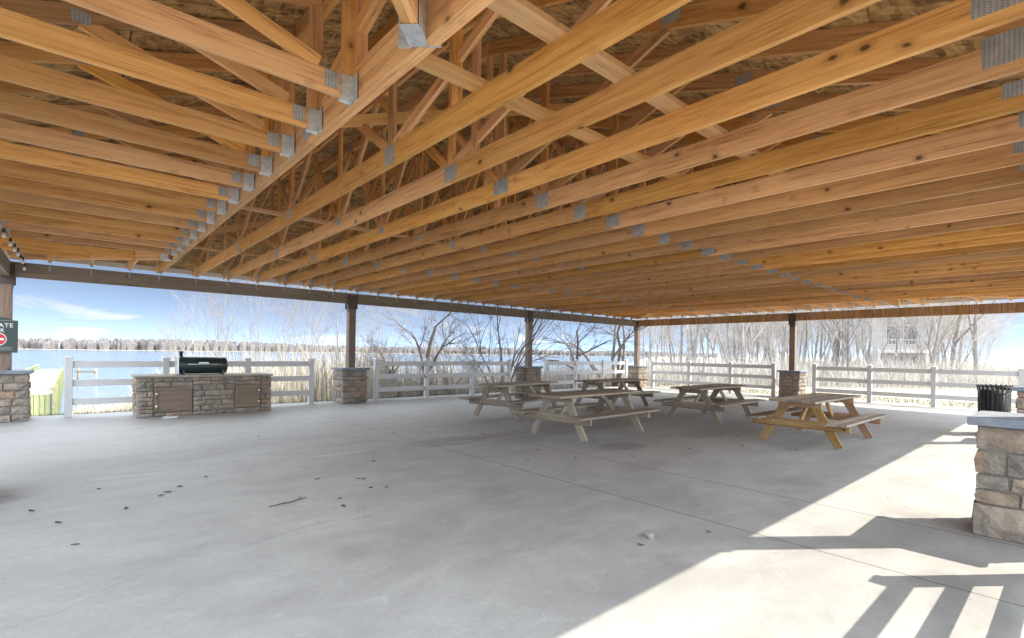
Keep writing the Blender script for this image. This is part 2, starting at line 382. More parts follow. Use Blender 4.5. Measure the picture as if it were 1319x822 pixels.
# unseen bright cloud added on the near, sunward side to light the interior
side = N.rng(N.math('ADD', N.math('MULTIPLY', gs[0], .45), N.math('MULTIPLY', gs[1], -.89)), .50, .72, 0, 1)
deck = N.math('MULTIPLY', N.rng(gs[2], .14, .21, 0, .95), N.rng(gs[2], .85, .6, 0, 1))  # cloud ring added overhead, mostly out of view, to even out the floor light
fill_bank = N.math('MAXIMUM', N.math('MULTIPLY', side, N.rng(gs[2], .85, .55, 0, .75)), deck)
fill_bank = N.math('MULTIPLY', fill_bank, N.rng(N.noise(N.mapping(gen, (1, 1, 1.8)), 2.6, 6, .55, .3), .30, .52, .35, 1))
skyc = N.mix(fill_bank, skyc, (FILL_CLOUD * .92, FILL_CLOUD * .99, FILL_CLOUD * 1.07))
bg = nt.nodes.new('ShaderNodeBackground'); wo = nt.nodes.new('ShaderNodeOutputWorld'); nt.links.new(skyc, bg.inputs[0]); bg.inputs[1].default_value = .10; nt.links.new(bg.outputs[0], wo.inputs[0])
S.view_settings.view_transform = 'Standard'; S.view_settings.look = 'None'; S.view_settings.gamma = 1; S.view_settings.exposure = EXPO if 'EXPO' in globals() else 1.6
S.cycles.use_denoising = True
try: S.cycles.denoiser = 'OPENIMAGEDENOISE'
except Exception: pass
S.cycles.max_bounces = 10; S.cycles.diffuse_bounces = 6; S.cycles.glossy_bounces = 3; S.cycles.sample_clamp_indirect = 8

# ------------------------------------------------------------------ setting
LX, NY = 19.6, -13.2                       # post lines: x = 0..LX, y = 0 (lake side) .. NY (near side)
sl = MB(); sl.box((-5.5, -19.0, -.16), (20.15, .52, 0), c=.008); tag(sl.build('concrete_floor', M['concrete']), kind='structure')  # near side extended unseen behind the camera to bounce sunlight into the roof
def ground_z(x, y):
    z = -.10
    z -= 1.75 * min(1, max(0, (y - 1.2) / 18)) ** .8
    return z + .05 * math.sin(x * .7 + y * .4) * min(1, max(0, (y - 1) / 3))
g = MB(); xs = [-900, -300, -80, -30] + [-14 + 2 * i for i in range(40)] + [90, 160, 400, 900]; ys = [-700, -150, -50, -25, -16] + [-14 + 1.5 * i for i in range(32)] + [40, 60, 100]
for i in range(len(xs) - 1):
    for j in range(len(ys) - 1):
        q = [(xs[i], ys[j]), (xs[i + 1], ys[j]), (xs[i + 1], ys[j + 1]), (xs[i], ys[j + 1])]
        g.face([(a, b, min(ground_z(a, b), -.1) - (1.5 if b > 38 else 0)) for a, b in q], tint=(.5, .5))
tag(g.build('ground', M['ground']), kind='structure')
wt = MB(); wt.face([(-3000, 15, -1.6), (26, 15, -1.6), (3000, 2000, -1.6), (3000, 4000, -1.6), (-3000, 4000, -1.6)]); tag(wt.build('lake', M['water']), kind='structure')
ld = MB(); ld.face([(23, 12.5, -1.7), (2800, 1866, -1.2), (3000, 1900, -.6), (3000, -60, -.6), (60, -20, -.5), (28, 2, -.5)]); tag(ld.build('wood_floor', M['ground']), kind='structure')
# far shore land and its wood
fl = MB(); fl.box((-1600, 740, -3), (1900, 900, -1.1)); tag(fl.build('far_shore', M['ground']), kind='structure')
fw = MB(); rr = random.Random(3)
for i in range(2600):
    x = rr.uniform(-900, 1500); y = rr.uniform(742, 800); h = rr.uniform(8, 13.5) * (.9 + .15 * math.sin(x * .013)); r = rr.uniform(1.6, 3.4)
    pts = []
    for k in range(3):
        fw.tube([(x + rr.uniform(-2, 2), y, -1), (x + rr.uniform(-2, 2), y, h * rr.uniform(.4, .6)), (x + rr.uniform(-3, 3), y, h)], [r * .9, r, .4], 5, smooth=False)
tag(fw.build('far_wood', M['far']), 'low grey winter wood along the far shore of the lake', 'wood', kind='stuff')

# ------------------------------------------------------------------ pavilion
pav = thing('pavilion', 'open timber pavilion with exposed roof trusses carried by posts on stone piers', 'pavilion')
ZC = 2.99; BW = -13.32; HALF = -BW / 2; SL = 1 / 3.; ZT0 = 3.30; OV = .34
G0, G1 = 2.29, LX - 2.29
def jit(a): return random.uniform(-a, a)

def stone_course(mb, x0, x1, y0, y1, z0, z1, rows=None, hmin=.09, hmax=.2, lmin=.18, lmax=.5, faces='NSEW', gap=.02, dep=.1, depth_j=.024):
    """irregular stone blocks laid in courses round the box"""
    z = z0; odd = False
    while z < z1 - .02:
        h = rows.pop(0) if rows else random.uniform(hmin, hmax)
        if z1 - (z + h) < hmin * .7: h = z1 - z
        zt = z + h
        def block(a, b, fx, side):
            out = random.uniform(-.002, depth_j); e = gap / 2
            def P(u, v, d):     # along, up, outwards
                if side == 'S': return (u, y0 - d, v)
                if side == 'N': return (u, y1 + d, v)
                if side == 'W': return (x0 - d, u, v)
                return (x1 + d, u, v)
            tint = (random.random(), random.random())
            nu, nv = max(2, int((b - a) / .07)), max(2, int((zt - z) / .07))
            grid = []
            for i in range(nu + 1):
                row = []
                for k in range(nv + 1):
                    edge = i in (0, nu) or k in (0, nv)
                    u = a + e + (b - a - 2 * e) * i / nu + (jit(.006) if not 0 else 0); v = z + e + (h - 2 * e) * k / nv + jit(.005)
                    row.append(Vector(P(u, v, out + jit(.008) - (random.uniform(.008, .024) if edge else 0))))
                grid.append(row)
            for i in range(nu):
                for k in range(nv):
                    mb.face([grid[i][k], grid[i + 1][k], grid[i + 1][k + 1], grid[i][k + 1]], tint=tint, smooth=False)
            # returns to the core
            ring = [(i, 0) for i in range(nu)] + [(nu, k) for k in range(nv)] + [(i, nv) for i in range(nu, 0, -1)] + [(0, k) for k in range(nv, 0, -1)]
            inn = {'S': Vector((0, 1, 0)), 'N': Vector((0, -1, 0)), 'W': Vector((1, 0, 0)), 'E': Vector((-1, 0, 0))}[side]
            for q in range(len(ring)):
                p, r = grid[ring[q][0]][ring[q][1]], grid[ring[(q + 1) % len(ring)][0]][ring[(q + 1) % len(ring)][1]]
                mb.face([p, r, r + inn * (dep * .5), p + inn * (dep * .5)], tint=tint)
        for side in faces:
            a, b = (x0, x1) if side in 'SN' else (y0, y1)
            u = a
            first = True
            while u < b - .01:
                l = random.uniform(lmin, lmax)
                if first and odd: l *= .6
                first = False
                if b - (u + l) < lmin * .7: l = b - u
                block(u, u + l, 0, side); u += l
        z = zt; odd = not odd

def pier(x, y, rows=None):
    h = .335
    p = MB(); p.box((x - h + .02, y - h + .02, 0), (x + h - .02, y + h - .02, .87), axis=2); 
    p.m = 1; stone_course(p, x - h, x + h, y - h, y + h, 0.002, .87, rows)
    o = p.build('stone_pier', [M['mortar'], M['stone']], pav)
    c = MB(); c.box((x - h - .045, y - h - .045, .872), (x + h + .045, y + h + .045, .935), c=.006); c.build('cap_slab', M['cap'], o)
    return o
def post(x, y):
    p = MB(); p.box((x - .095, y - .095, .936), (x + .095, y + .095, 2.668), c=.008, axis=2); o = p.build('post', M['post'], pav)
    s = MB()
    for sx in (-1, 1): s.box((x + sx * .10 - .004, y - .075, 2.45), (x + sx * .10 + .004, y + .075, 2.93), axis=2)
    for sy in (-1, 1): s.box((x - .13, y + sy * .104 - .004, 2.52), (x + .13, y + sy * .104 + .004, 2.90), axis=2)
    s.build('post_bracket', M['bracket'], o)
PX = [0, 6.535, 13.07, LX]
for i, x in enumerate(PX):
    pier(x, 0); post(x, 0)
    yy = NY + (.18 if i == 2 else -.2 if i > 2 else 0)
    pier(x, yy, [.26, .11, .12, .18, .15] if i == 1 else None); post(x, yy - (.08 if i == 1 else 0))
for x in (0, LX): pier(x, -6.59); post(x, -6.59)
# beams (three plies)
def beam(p0, p1, sidev):
    b = MB()
    for k in (-1, 0, 1):
        o = Vector(sidev) * (k * .044); z = 2.81 + k * .0015
        n = 4; a = Vector(p0); c = Vector(p1); cuts = [0] + sorted(random.uniform(.15, .85) for _ in range(n - 1)) + [1]
        for q in range(n):
            b.bar(a.lerp(c, cuts[q]) + o + Vector((0, 0, z)), a.lerp(c, cuts[q + 1]) + o + Vector((0, 0, z)), .042, .28)
    return b.build('beam', M['beam'], pav)
beam((-.1, 0, 0), (LX + .1, 0, 0), (0, 1, 0)); beam((-.1, BW - .04, 0), (LX + .1, BW - .04, 0), (0, 1, 0))
beam((0, -.07, 0), (0, BW + .03, 0), (1, 0, 0)); fb_ = MB(); q = -.07; rb = random.Random(9)
while q > BW + .03:
    q2 = max(BW + .03, q - rb.uniform(.08, .24)); fb_.box((LX - .067 - rb.uniform(0, .006), q2 + .003, 2.672), (LX + .067, q - .003, 2.948), axis=2); q = q2
fb_.build('boarded_beam', M['far_beam'], pav)

PLY = .038
def plate(mb, x, y, z, w, h, face=-1, along='y', t=.0015):
    """galvanised nail plate on the face of a member lying in plane x"""
    if along == 'y': mb.box((x + face * (PLY / 2 + .001) - t, y - w / 2, z - h / 2), (x + face * (PLY / 2 + .001) + t, y + w / 2, z + h / 2), axis=1)
def truss(x, girder=False):
    ch = .235 if girder else .184
    zc = ZC + ch / 2; hx = min(x, LX - x); top = lambda d: ZT0 - .075 + SL * min(d, hx, HALF)
    plies = [x - .02, x + .02] if girder else [x]
    m = MB()
    yat = lambda d: -d
    for px in plies:
        # bottom chord in three lengths
        t0 = (random.random(), random.random())
        for a, b in ((.07, 3.95), (3.952, -BW - 3.95), (-BW - 3.948, -BW - .07)):
            m.bar((px, -a, zc), (px, -b, zc), PLY, ch, tint=(random.random(), random.random()))
        fb = min(hx, HALF)
        for s in (0, 1):
            Y = (lambda d: -d) if s == 0 else (lambda d: BW + d)
            m.bar((px, Y(-OV), top(-OV)), (px, Y(fb), top(fb)), PLY, .14)
        if fb < HALF - .05: m.bar((px, -fb, top(fb)), (px, BW + fb, top(fb)), PLY, .14)
    o = m.build('roof_truss', M['truss'], pav)
    def web(d0, z0, d1, z1, w=.089):
        b = MB(); b.bar((x, -d0, z0), (x, -d1, z1), PLY * random.uniform(.80, .95) * (1 if not girder else 2.1), w * random.uniform(.98, 1.02)); b.build('web', M['truss'], o)
    zb = ZC + ch - .01
    fb = min(hx, HALF)
    tt = lambda d: top(min(d, -BW - d)) - .06
    D = -BW
    for s in (0, 1):
        f = (lambda d: d) if s == 0 else (lambda d: D - d)
        web(f(2.0), tt(2.0), f(3.90), zb); web(f(3.95), zb, f(3.95), tt(3.95))
        web(f(4.02), zb, f(5.5), tt(5.5)); web(f(5.55), tt(5.5), f(6.6), zb)
        if girder:
            web(f(2.31), tt(2.31), f(2.31), zb); web(f(.95), tt(.95), f(.95), zb)
            for q in (1.55, 3.1, 4.8): web(f(q), tt(q), f(q), zb)
        else:
            if s == 0: web(f(1.9), tt(1.9), f(1.2), zb)
            if 2.5 < fb < 6: web(f(fb), tt(fb), f(fb), zb)
    web(HALF + .001, zb, HALF + .001, tt(HALF - .01))
    X = x - (.02 if girder else 0)
    for yy, zz, ww, hh in [(-3.95, ZC + ch * .52, .20, ch * .86), (BW + 3.95, ZC + ch * .52, .20, ch * .86), (-.18, ZC + ch * .8, .22, .16), (BW + .20, ZC + ch * .8, .24 if x < 5.2 else .13, .17 if x < 5.2 else .105), (-HALF, ZC + ch * .7, .13, .10)] + \
            [(yy, tt(-yy) + .06, .15, .10) for yy in (-2.0, BW + 2.0, -5.5, BW + 5.5)]:
        pl = MB(); plate(pl, X, yy + jit(.035), zz + jit(.01), ww * random.uniform(.85, 1.15), hh * random.uniform(.85, 1.05)); pl.build('nail_plate', M['plate'], o)
    return o
TX = [2.958 + .6115 * k for k in range(23)]
truss(G0, True); truss(G1, True)
for x in TX: truss(x)

def jack(px, py, dx, dy, L, web=True, hang=True, ch=.14):
    """jack truss from the wall line at (px,py) running inwards along (dx,dy) for L"""
    P = lambda d, z: (px + dx * d, py + dy * d, z)
    m = MB(); m.bar(P(.06, ZC + ch / 2), P(L, ZC + ch / 2), PLY, ch)
    tp = lambda d: ZT0 - .075 + SL * d
    m.bar(P(-OV, tp(-OV)), P(L, tp(L)), PLY, .115)
    o = m.build('jack_truss', M['truss'], pav)
    if web and L > 1.5:
        b = MB(); b.bar(P(L - .22, ZC + ch + .02), P(L * .42, tp(L * .42) - .04), PLY * .9, .089); b.build('web', M['truss'], o)
        b = MB(); b.bar(P(L - .03, ZC + ch + .002), P(L - .03, tp(L) - .05), PLY * .94, .089, up=(dx, dy, 0)); b.build('web', M['truss'], o)
        sx, sy = (-dy, dx) if dx < 0 else (dy, -dx)
        for dd, zz, ll, hh in ((L - .145, ZC + ch * .6, .042, .105), (L * .42, tp(L * .42) - .02, .05, .08), (.16, ZC + ch * .8, .08, .11)):
            c = Vector(P(dd, zz)) + Vector((sx, sy, 0)) * (PLY / 2 + .0025)
            pl = MB(); pl.bar(c - Vector((dx, dy, 0)) * ll, c + Vector((dx, dy, 0)) * ll, .002, hh); pl.build('nail_plate', M['plate'], o)
    if hang:
        hg = MB(); sx, sy = -dy, dx
        for s in (-1, 1):
            c = Vector(P(L - .045, ZC + .065)) + Vector((sx, sy, 0)) * s * (PLY / 2 + .006)
            hg.bar(c - Vector((dx, dy, 0)) * .04, c + Vector((dx, dy, 0)) * .04, .003, .16)
            c = Vector(P(L - .004, ZC + .075)) + Vector((sx, sy, 0)) * s * (PLY / 2 + .03)
            hg.bar(c - Vector((dx, dy, 0)) * .002, c + Vector((dx, dy, 0)) * .002, .045, .18)
        hg.bar(P(L - .085, ZC - .004), P(L - .003, ZC - .004), PLY + .016, .003)
        hg.build('joist_hanger', M['galv'], o)
    return o
ys = [-10.85 + .6115 * k for k in range(1, 14)]
for y in ys:
    jack(0, y, 1, 0, G0 - .045); jack(LX, y, -1, 0, LX - G1 - .045)
for cx, sx in ((0, 1), (LX, -1)):
    for k in (1, 2, 3):
        q = .6 * k - (.01 if k else 0)
        jack(cx + sx * q, 0, 0, -1, q - .05, False, False); jack(cx + sx * q, BW, 0, 1, q - .05, False, False)
        jack(cx, -q, sx, 0, q - .05, False, False); jack(cx, BW + q, sx, 0, q - .05, False, False)
    for y0, dy in ((0, -1), (BW, 1)):
        # corner girder along the hip, in a wide steel saddle on the girder truss
        m = MB(); d = Vector((sx, dy, 0)).normalized(); a = Vector((cx, y0, 0)); e = Vector((cx + sx * (G0 - .06), y0 + dy * (G0 - .06), 0))
        for off in (-.02, .02):
            n_ = Vector((-d.y, d.x, 0)) * off
            m.bar(a + n_ + d * .1 + Vector((0, 0, ZC + .0925)), e + n_ + Vector((0, 0, ZC + .0925)), PLY, .185)
            m.bar(a + n_ - d * .45 + Vector((0, 0, ZT0 - .075 - .11)), e + n_ + Vector((0, 0, ZT0 - .075 + SL * G0)), PLY, .14)
        o = m.build('hip_girder', M['truss'], pav)
        b = MB(); b.bar(e + d * -.1 + Vector((0, 0, ZC + .18)), a + d * 1.3 + Vector((0, 0, ZT0 - .1 + SL * .92)), .076, .089); b.build('web', M['truss'], o)
        b = MB(); b.bar(e + Vector((0, 0, ZC + .18)), e + Vector((0, 0, ZT0 - .13 + SL * G0)), .076, .089, up=d); b.build('web', M['truss'], o)
        hg = MB(); nn = Vector((-d.y, d.x, 0))
        for s in (-1, 1):
            c = e + nn * s * .048 + Vector((0, 0, ZC + .12)); hg.bar(c - d * .15, c + d * .03, .004, .26)
            c = e + d * .035 + nn * s * .08 + Vector((0, 0, ZC + .13)); hg.bar(c - d * .002, c + d * .002, .07, .28)
        hg.bar(e - d * .15 + Vector((0, 0, ZC - .006)), e + d * .03 + Vector((0, 0, ZC - .006)), .10, .004)
        hg.build('girder_hanger', M['galv'], o)
# continuous braces lying on the bottom chords, and cross braces
for yy, w in ((-11.40, .14), (-10.65, .14), (-6.2, .09), (-2.75, .09)):
    b = MB(); x = G0 + .03
    while x < G1:
        x2 = min(G1, x + 4.8); b.bar((x, yy, ZC + .184 + .0195 + (0 if int(x) % 2 else .0)), (x2 - .004, yy, ZC + .184 + .0195), w, .037, tint=(.7, random.random())); x = x2
    b.build('lateral_brace', M['brace'], pav)
for a, c in (((G0 + .1, -9.3, ZC + .22), (G0 + 3.2, -9.3, 4.4)), ((G0 + .1, -4.0, ZC + .22), (G0 + 3.2, -4.0, 4.3)), ((8, -9.28, ZC + .22), (11.3, -9.28, 4.5))):
    b = MB(); b.bar(a, c, .038, .089); b.build('diagonal_brace', M['brace'], pav)
# hurricane ties where trusses sit on the beams
def tie(x, y, inx, iny):
    m = MB()
    c = Vector((x + inx * .069, y + iny * .069, 2.875)); u = Vector((-iny, inx, 0))
    m.bar(c + Vector((0, 0, -.045)), c + Vector((0, 0, .075)), .028, .003, up=(inx, iny, 0))
    c2 = c + u * .022 + Vector((inx * .03, iny * .03, .17)); m.bar(c2 + Vector((0, 0, -.11)), c2 + Vector((0, 0, .07)), .003, .07, up=(inx, iny, 0))
    m.build('hurricane_tie', M['tie'], pav)
for x in [.59, 1.19, 1.79, G0] + TX + [G1, LX - 1.79, LX - 1.19, LX - .59]: tie(x, 0, 0, -1)
for y in [-.59, -1.19, -1.79, -2.29] + ys[::-1] + [-10.85]: tie(LX, y, -1, 0)
# sheathing and shingles
e = OV + .03
def roof(zoff, mat, name, ov, flip=False):
    z0 = ZT0 - SL * ov + zoff; zr = ZT0 + SL * HALF + zoff
    A, B, C, D = (-ov, ov, z0), (LX + ov, ov, z0), (LX + ov, BW - ov, z0), (-ov, BW - ov, z0); R1, R2 = (HALF, -HALF, zr), (LX - HALF, -HALF, zr)
    m = MB(); m.face([A, B, R2, R1]); m.face([C, D, R1, R2]); m.face([D, A, R1]); m.face([B, C, R2])
    o = m.build(name, mat, pav)
    s = o.modifiers.new('thickness', 'SOLIDIFY'); s.thickness = .012; s.offset = 0
    return o
roof(.008, M['osb'], 'roof_sheathing', e); roof(.03, M['shingle'], 'roof_shingles', e + .02)
# fascia boards
fa = MB(); zf = ZT0 - SL * OV - .045
for p0, p1 in (((-e, e, zf), (LX + e, e, zf)), ((-e, BW - e, zf), (LX + e, BW - e, zf)), ((-e - .012, e - .012, zf), (-e - .012, BW - e + .012, zf)), ((LX + e + .012, e - .012, zf), (LX + e + .012, BW - e + .012, zf))):
    fa.bar(p0, p1, .022, .13)
fa.build('fascia', M['fascia'], pav)

# ------------------------------------------------------------------ fences
def fence(name_label, p0, p1, posts, group='white three rail fences round the pavilion'):
    p0, p1 = Vector(p0), Vector(p1); d = (p1 - p0); L = d.length; d.normalize(); t = thing('rail_fence', name_label, 'fence', p0, math.atan2(d.y, d.x), group)
    for q in posts:
        m = MB(); m.box((q - .06, -.06, -.12), (q + .06, .06, 1.15), c=.006, axis=2)
        m.box((q - .072, -.072, 1.151), (q + .072, .072, 1.172), c=.005, axis=2)
        l0 = [(q - .07, -.07, 1.173), (q + .07, -.07, 1.173), (q + .07, .07, 1.173), (q - .07, .07, 1.173)]; m.prism(l0, [(q + (x - q) * .1, y * .1, 1.20) for x, y, z in l0])
        m.build('fence_post', M['fence'], t)
    for a, b in zip(posts[:-1], posts[1:]):
        for z in (.30, .67, 1.04):
            m = MB(); m.box((a + .061, -.02, z - .065), (b - .061, .02, z + .065), c=.006); m.build('rail', M['fence'], t)
    return t
FY = .02
fence('white three rail fence behind the stone grill island', (.88, FY, 0), (5.5, FY, 0), [0, 1.56, 3.15, 4.62])
fence('white three rail fence in the middle bay of the lake side', (7.29, FY, 0), (12.2, FY, 0), [0, 1.62, 3.32, 4.88])
fence('white three rail fence in the lake side bay by the far corner pier', (14.0, FY, 0), (18.85, FY, 0), [0, 1.6, 3.25, 4.85])
fence('sunlit white fence between the far corner pier and the pier with the reddish post', (LX, -.85, 0), (LX, -5.95, 0), [0, 1.75, 3.5, 5.1])
fence('sunlit white fence behind the brown picnic table and the black trash can', (LX, -7.3, 0), (LX, -12.35, 0), [0, 1.6, 3.2, 5.05])
fence('white fence beside the stone pier nearest the camera, seen by its striped shadow', (5.6, -13.37, 0), (3.95, -13.37, 0), [0, 1.65])

# ------------------------------------------------------------------ grill island and smoker
IX0, IX1, IY0, IY1, IZ = 1.86, 4.30, -.95, -.2, .80
isl = thing('grill_island', 'stacked stone grill counter with two brown cabinet doors in front of the lake fence', 'counter', ((IX0 + IX1) / 2, (IY0 + IY1) / 2, 0))
ox, oy = (IX0 + IX1) / 2, (IY0 + IY1) / 2
random.seed(21)
D1 = (IX0 + .27, IX0 + .93, .09, .60); D2 = (IX0 + 1.70, IX0 + 2.22, .10, .61)
core = MB(); core.box((IX0 - ox + .03, IY0 - oy + .03, 0), (IX1 - ox - .03, IY1 - oy - .03, IZ - .005), axis=2); core.m = 1
xs_ = [IX0, D1[0], D1[1], D2[0], D2[1], IX1]
for a, b in ((0, 1), (2, 3), (4, 5)):
    stone_course(core, xs_[a] - ox, xs_[b] - ox, IY0 - oy, IY1 - oy, .002, IZ - .01, None, .06, .13, .13, .33, faces='S')
for dr in (D1, D2):
    stone_course(core, dr[0] - ox, dr[1] - ox, IY0 - oy, IY1 - oy, .002, dr[2], None, .06, .09, .13, .3, faces='S')
    stone_course(core, dr[0] - ox, dr[1] - ox, IY0 - oy, IY1 - oy, dr[3], IZ - .01, None, .07, .12, .13, .3, faces='S')
stone_course(core, IX0 - ox, IX1 - ox, IY0 - oy, IY1 - oy, .002, IZ - .01, None, .06, .13, .13, .33, faces='WEN')
core.build('stone_body', [M['mortar'], M['stone']], isl)
top = MB(); top.box((IX0 - ox - .03, IY0 - oy - .03, IZ - .008), (IX1 - ox + .03, IY1 - oy + .03, IZ + .035), c=.008); top.build('countertop', M['counter'], isl)
for i, dr in enumerate((D1, D2)):
    d = MB(); x0, x1 = dr[0] - ox + .012, dr[1] - ox - .012; y = IY0 - oy
    d.box((x0, y - .012, dr[2] + .01), (x1, y + .03, dr[3] - .01), c=.004)
    fw_ = .06
    for q in ((x0, x1, dr[2] + .01, dr[2] + .07), (x0, x1, dr[3] - .07, dr[3] - .01)): d.box((q[0], y - .026, q[2]), (q[1], y - .0125, q[3]), c=.003)
    for q in ((x0, x0 + fw_), (x1 - fw_, x1)): d.box((q[0], y - .0265, dr[2] + .0705), (q[1], y - .0125, dr[3] - .0705), c=.003, axis=2)
    do = d.build('cabinet_door', M['door_wood'], isl)
    xx = x0 + .035 if i == 0 else x1 - .035
    for zz in (dr[2] + .13, dr[3] - .13):
        k = MB(); k.tube([(xx, y - .027, zz), (xx, y - .05, zz), (xx, y - .062, zz)], [.010, .020, .016], 10); k.build('knob', M['white'], do)
smk = thing('smoker_grill', 'dark green barrel smoker with short chimney standing on the stone grill counter', 'grill', (3.02, -.58, IZ + .0352))
b = MB(); nseg = 14; R = .185
b.tube([(-.44, 0, .20), (-.425, 0, .20), (.41, 0, .20), (.44, 0, .20), (.455, 0, .20)], [R - .012, R, R, R - .02, R - .07], 24); b.build('barrel', M['smoker'], smk)
c = MB(); c.box((-.475, -.19, .015), (-.442, .19, .38), c=.01, axis=2); c.build('side_panel', M['steel'], smk)
c = MB(); c.tube([(-.385, .05, .36), (-.385, .05, .46), (-.385, .05, .465), (-.385, .05, .495)], [.033, .033, .044, .044], 12); c.build('chimney', M['black'], smk)
c = MB(); c.tube([(-.3, -.215, .22), (.32, -.215, .22)], .010, 8)
for x in (-.27, .29): c.tube([(x, -.18, .22), (x, -.216, .22)], .007, 6)
c.build('lid_handle', M['steel'], smk)
c = MB(); c.box((-.43, -.1865, .165), (.43, -.181, .172)); c.build('lid_seam', M['black'], smk)
for x in (-.36, .36):
    for y in (-.13, .13):
        c = MB(); c.box((x - .02, y - .02, 0), (x + .02, y + .02, .09), axis=2); c.build('foot', M['black'], smk)
c = MB(); c.box((-.10, -.1885, .235), (.08, -.186, .262)); c.build('badge', M['steel'], smk)
tr = thing('paper_tray', 'crumpled white paper tray on the floor below the left cabinet door', 'litter', (2.36, -1.32, .001), .2)
c = MB(); pts = [(-.13, -.07), (.12, -.085), (.14, .06), (-.11, .08)]
for k in range(4):
    p, q = pts[k], pts[(k + 1) % 4]; c.face([(p[0], p[1], .035 + jit(.012)), (q[0], q[1], .035 + jit(.012)), (q[0] * .75, q[1] * .75, .004), (p[0] * .75, p[1] * .75, .004)])
c.face([(p[0] * .75, p[1] * .75, .004) for p in pts]); c.face([(-.10, -.03, .03), (.05, -.05, .045), (.09, .05, .03), (-.05, .05, .05)]); c.build('tray', M['white'], tr)

# ------------------------------------------------------------------ picnic tables
def picnic_table(label, x, y, rz, mat, L=2.40, seed=1, topm=None):
    topm = topm or mat
    random.seed(seed)
    t = thing('picnic_table', label, 'picnic table', (x, y, 0), rz, 'wooden picnic tables under the roof'); t.scale = (.95, .95, .97)
    ht, hs, hx = .745, .43, L / 2 - .36
    for k in range(5):
        yy = -.37 + k * .148 + .074 - .0
        m = MB(); m.bar((-L / 2 + jit(.01), yy, ht - .019 + jit(.002)), (L / 2 + jit(.01), yy, ht - .019 + jit(.003)), .139, .038, c=.006); m.build('top_plank', topm, t)
    for s in (-1, 1):
        m = MB()
        for q in (-1, 1): m.bar((-L / 2 + jit(.012), s * .66 + q * .071, hs - .019), (L / 2 + jit(.012), s * .66 + q * .071, hs - .019 + jit(.003)), .137, .038, c=.006)
        m.build('bench_seat', topm, t)
    for e_ in (-1, 1):
        X = e_ * hx
        m = MB(); m.bar((X, -.34, ht - .085), (X, .34, ht - .085), .038, .09, c=.006); m.build('top_cleat', mat, t)
        m = MB(); xx = X + e_ * .04; m.bar((xx, -.76, hs - .085), (xx, .76, hs - .085), .038, .14, c=.02); m.build('seat_bearer', mat, t)
        for s in (-1, 1):
            m = MB(); m.bar((X + e_ * .0005 * s, s * .60, -.0), (X + e_ * .0005 * s, s * .20, ht - .045), .036, .14, up=(0, 1, 0), c=.004)
            # cut flat at the floor
            m.v = [(a, b_, max(c_, .001)) for a, b_, c_ in m.v]
            lg = m.build('leg', mat, t)
            bl = MB(); bl.tube([(xx + e_ * .02, s * .405, hs - .075), (xx + e_ * .028, s * .405, hs - .075)], .012, 6); bl.build('bolt', M['galv'], lg)
        m = MB(); m.bar((X - e_ * .04, 0, hs - .07), (X - e_ * .42, 0, ht - .05), .038, .085, c=.004); m.build('brace', mat, t)
    m = MB(); m.bar((0, -.34, ht - .06), (0, .34, ht - .06), .038, .04); m.build('middle_cleat', mat, t)
    return t
picnic_table('picnic table with warm brown legs and bearers closest to the sunlit strip of floor', 10.3, -10.4, 0.0, M['warm_table'], seed=31, topm=M['table'])
picnic_table('weathered picnic table between the brown legged table and the far end fence', 11.47, -7.85, .03, M['table'], seed=32)
picnic_table('grey picnic table in front of two others, third from the sunlit floor', 7.64, -7.58, .05, M['table'], seed=33)
picnic_table('slightly turned grey picnic table nearest the stone grill counter', 8.38, -4.86, .22, M['table'], seed=34)
picnic_table('grey picnic table standing furthest back by the far corner pier', 11.57, -5.0, .02, M['table'], seed=35)

# ------------------------------------------------------------------ trash can
tc = thing('trash_can', 'black slatted steel trash can beside the stone pier at the right edge', 'trash can', (13.75, -12.32, 0)); tc.scale = (.94, .94, .97)
random.seed(5)
for k in range(22):
    a = 2 * PI * k / 22; m = MB(); ca, sa = math.cos(a), math.sin(a)
    pts = [(.235, .05), (.245, .55), (.25, .82), (.268, .92), (.285, .955)]
    for (r0, z0), (r1, z1) in zip(pts[:-1], pts[1:]): m.bar((ca * r0, sa * r0, z0), (ca * r1, sa * r1, z1), .038, .006, up=(ca, sa, 0))
    m.build('slat', M['black'], tc)
for nm, z, r in (('base_ring', .05, .232), ('middle_ring', .80, .246), ('rim', .925, .266)):
    m = MB(); m.tube([(r * math.cos(2 * PI * k / 32), r * math.sin(2 * PI * k / 32), z) for k in range(33)], .009, 8, caps=False); m.build(nm, M['black'], tc)
m = MB(); m.tube([(0, 0, .06), (0, 0, .061), (0, 0, .86)], [.05, .19, .215], 24); m.build('liner', M['liner'], tc)

# ------------------------------------------------------------------ sign on the first post
sg = thing('private_sign', 'dark green PRIVATE sign with red no entry disc hung on the first post', 'sign', (-.085, -.128, 1.56))
out = [(-.265, -.30), (.265, -.30), (.265, .29), (.20, .30), (.13, .335), (.0, .35), (-.13, .335), (-.20, .30), (-.265, .29)]
m = MB(); m.prism([(x, .012, z) for x, z in out], [(x, -.012, z) for x, z in out]); m.build('board', M['sign'], sg)
def text(txt, x, z, size, mt, parent, y=-.0135, name='lettering', sx=1.0):
    cu = bpy.data.curves.new(name, 'FONT'); cu.body = txt; cu.size = size; cu.align_x = 'CENTER'; cu.extrude = .0008; cu.space_character = 1.05
    cu.materials.append(mt); tmp = bpy.data.objects.new(name, cu); me = bpy.data.meshes.new_from_object(tmp); bpy.data.objects.remove(tmp); o = bpy.data.objects.new(name, me); COL.objects.link(o); o.parent = parent; o.location = (x, y, z); o.rotation_euler = (PI / 2, 0, 0); o.scale = (sx, 1, 1)
    return o
text('PRIVATE', .0, .165, .105, M['white'], sg); text('PIER', .0, .075, .095, M['white'], sg)
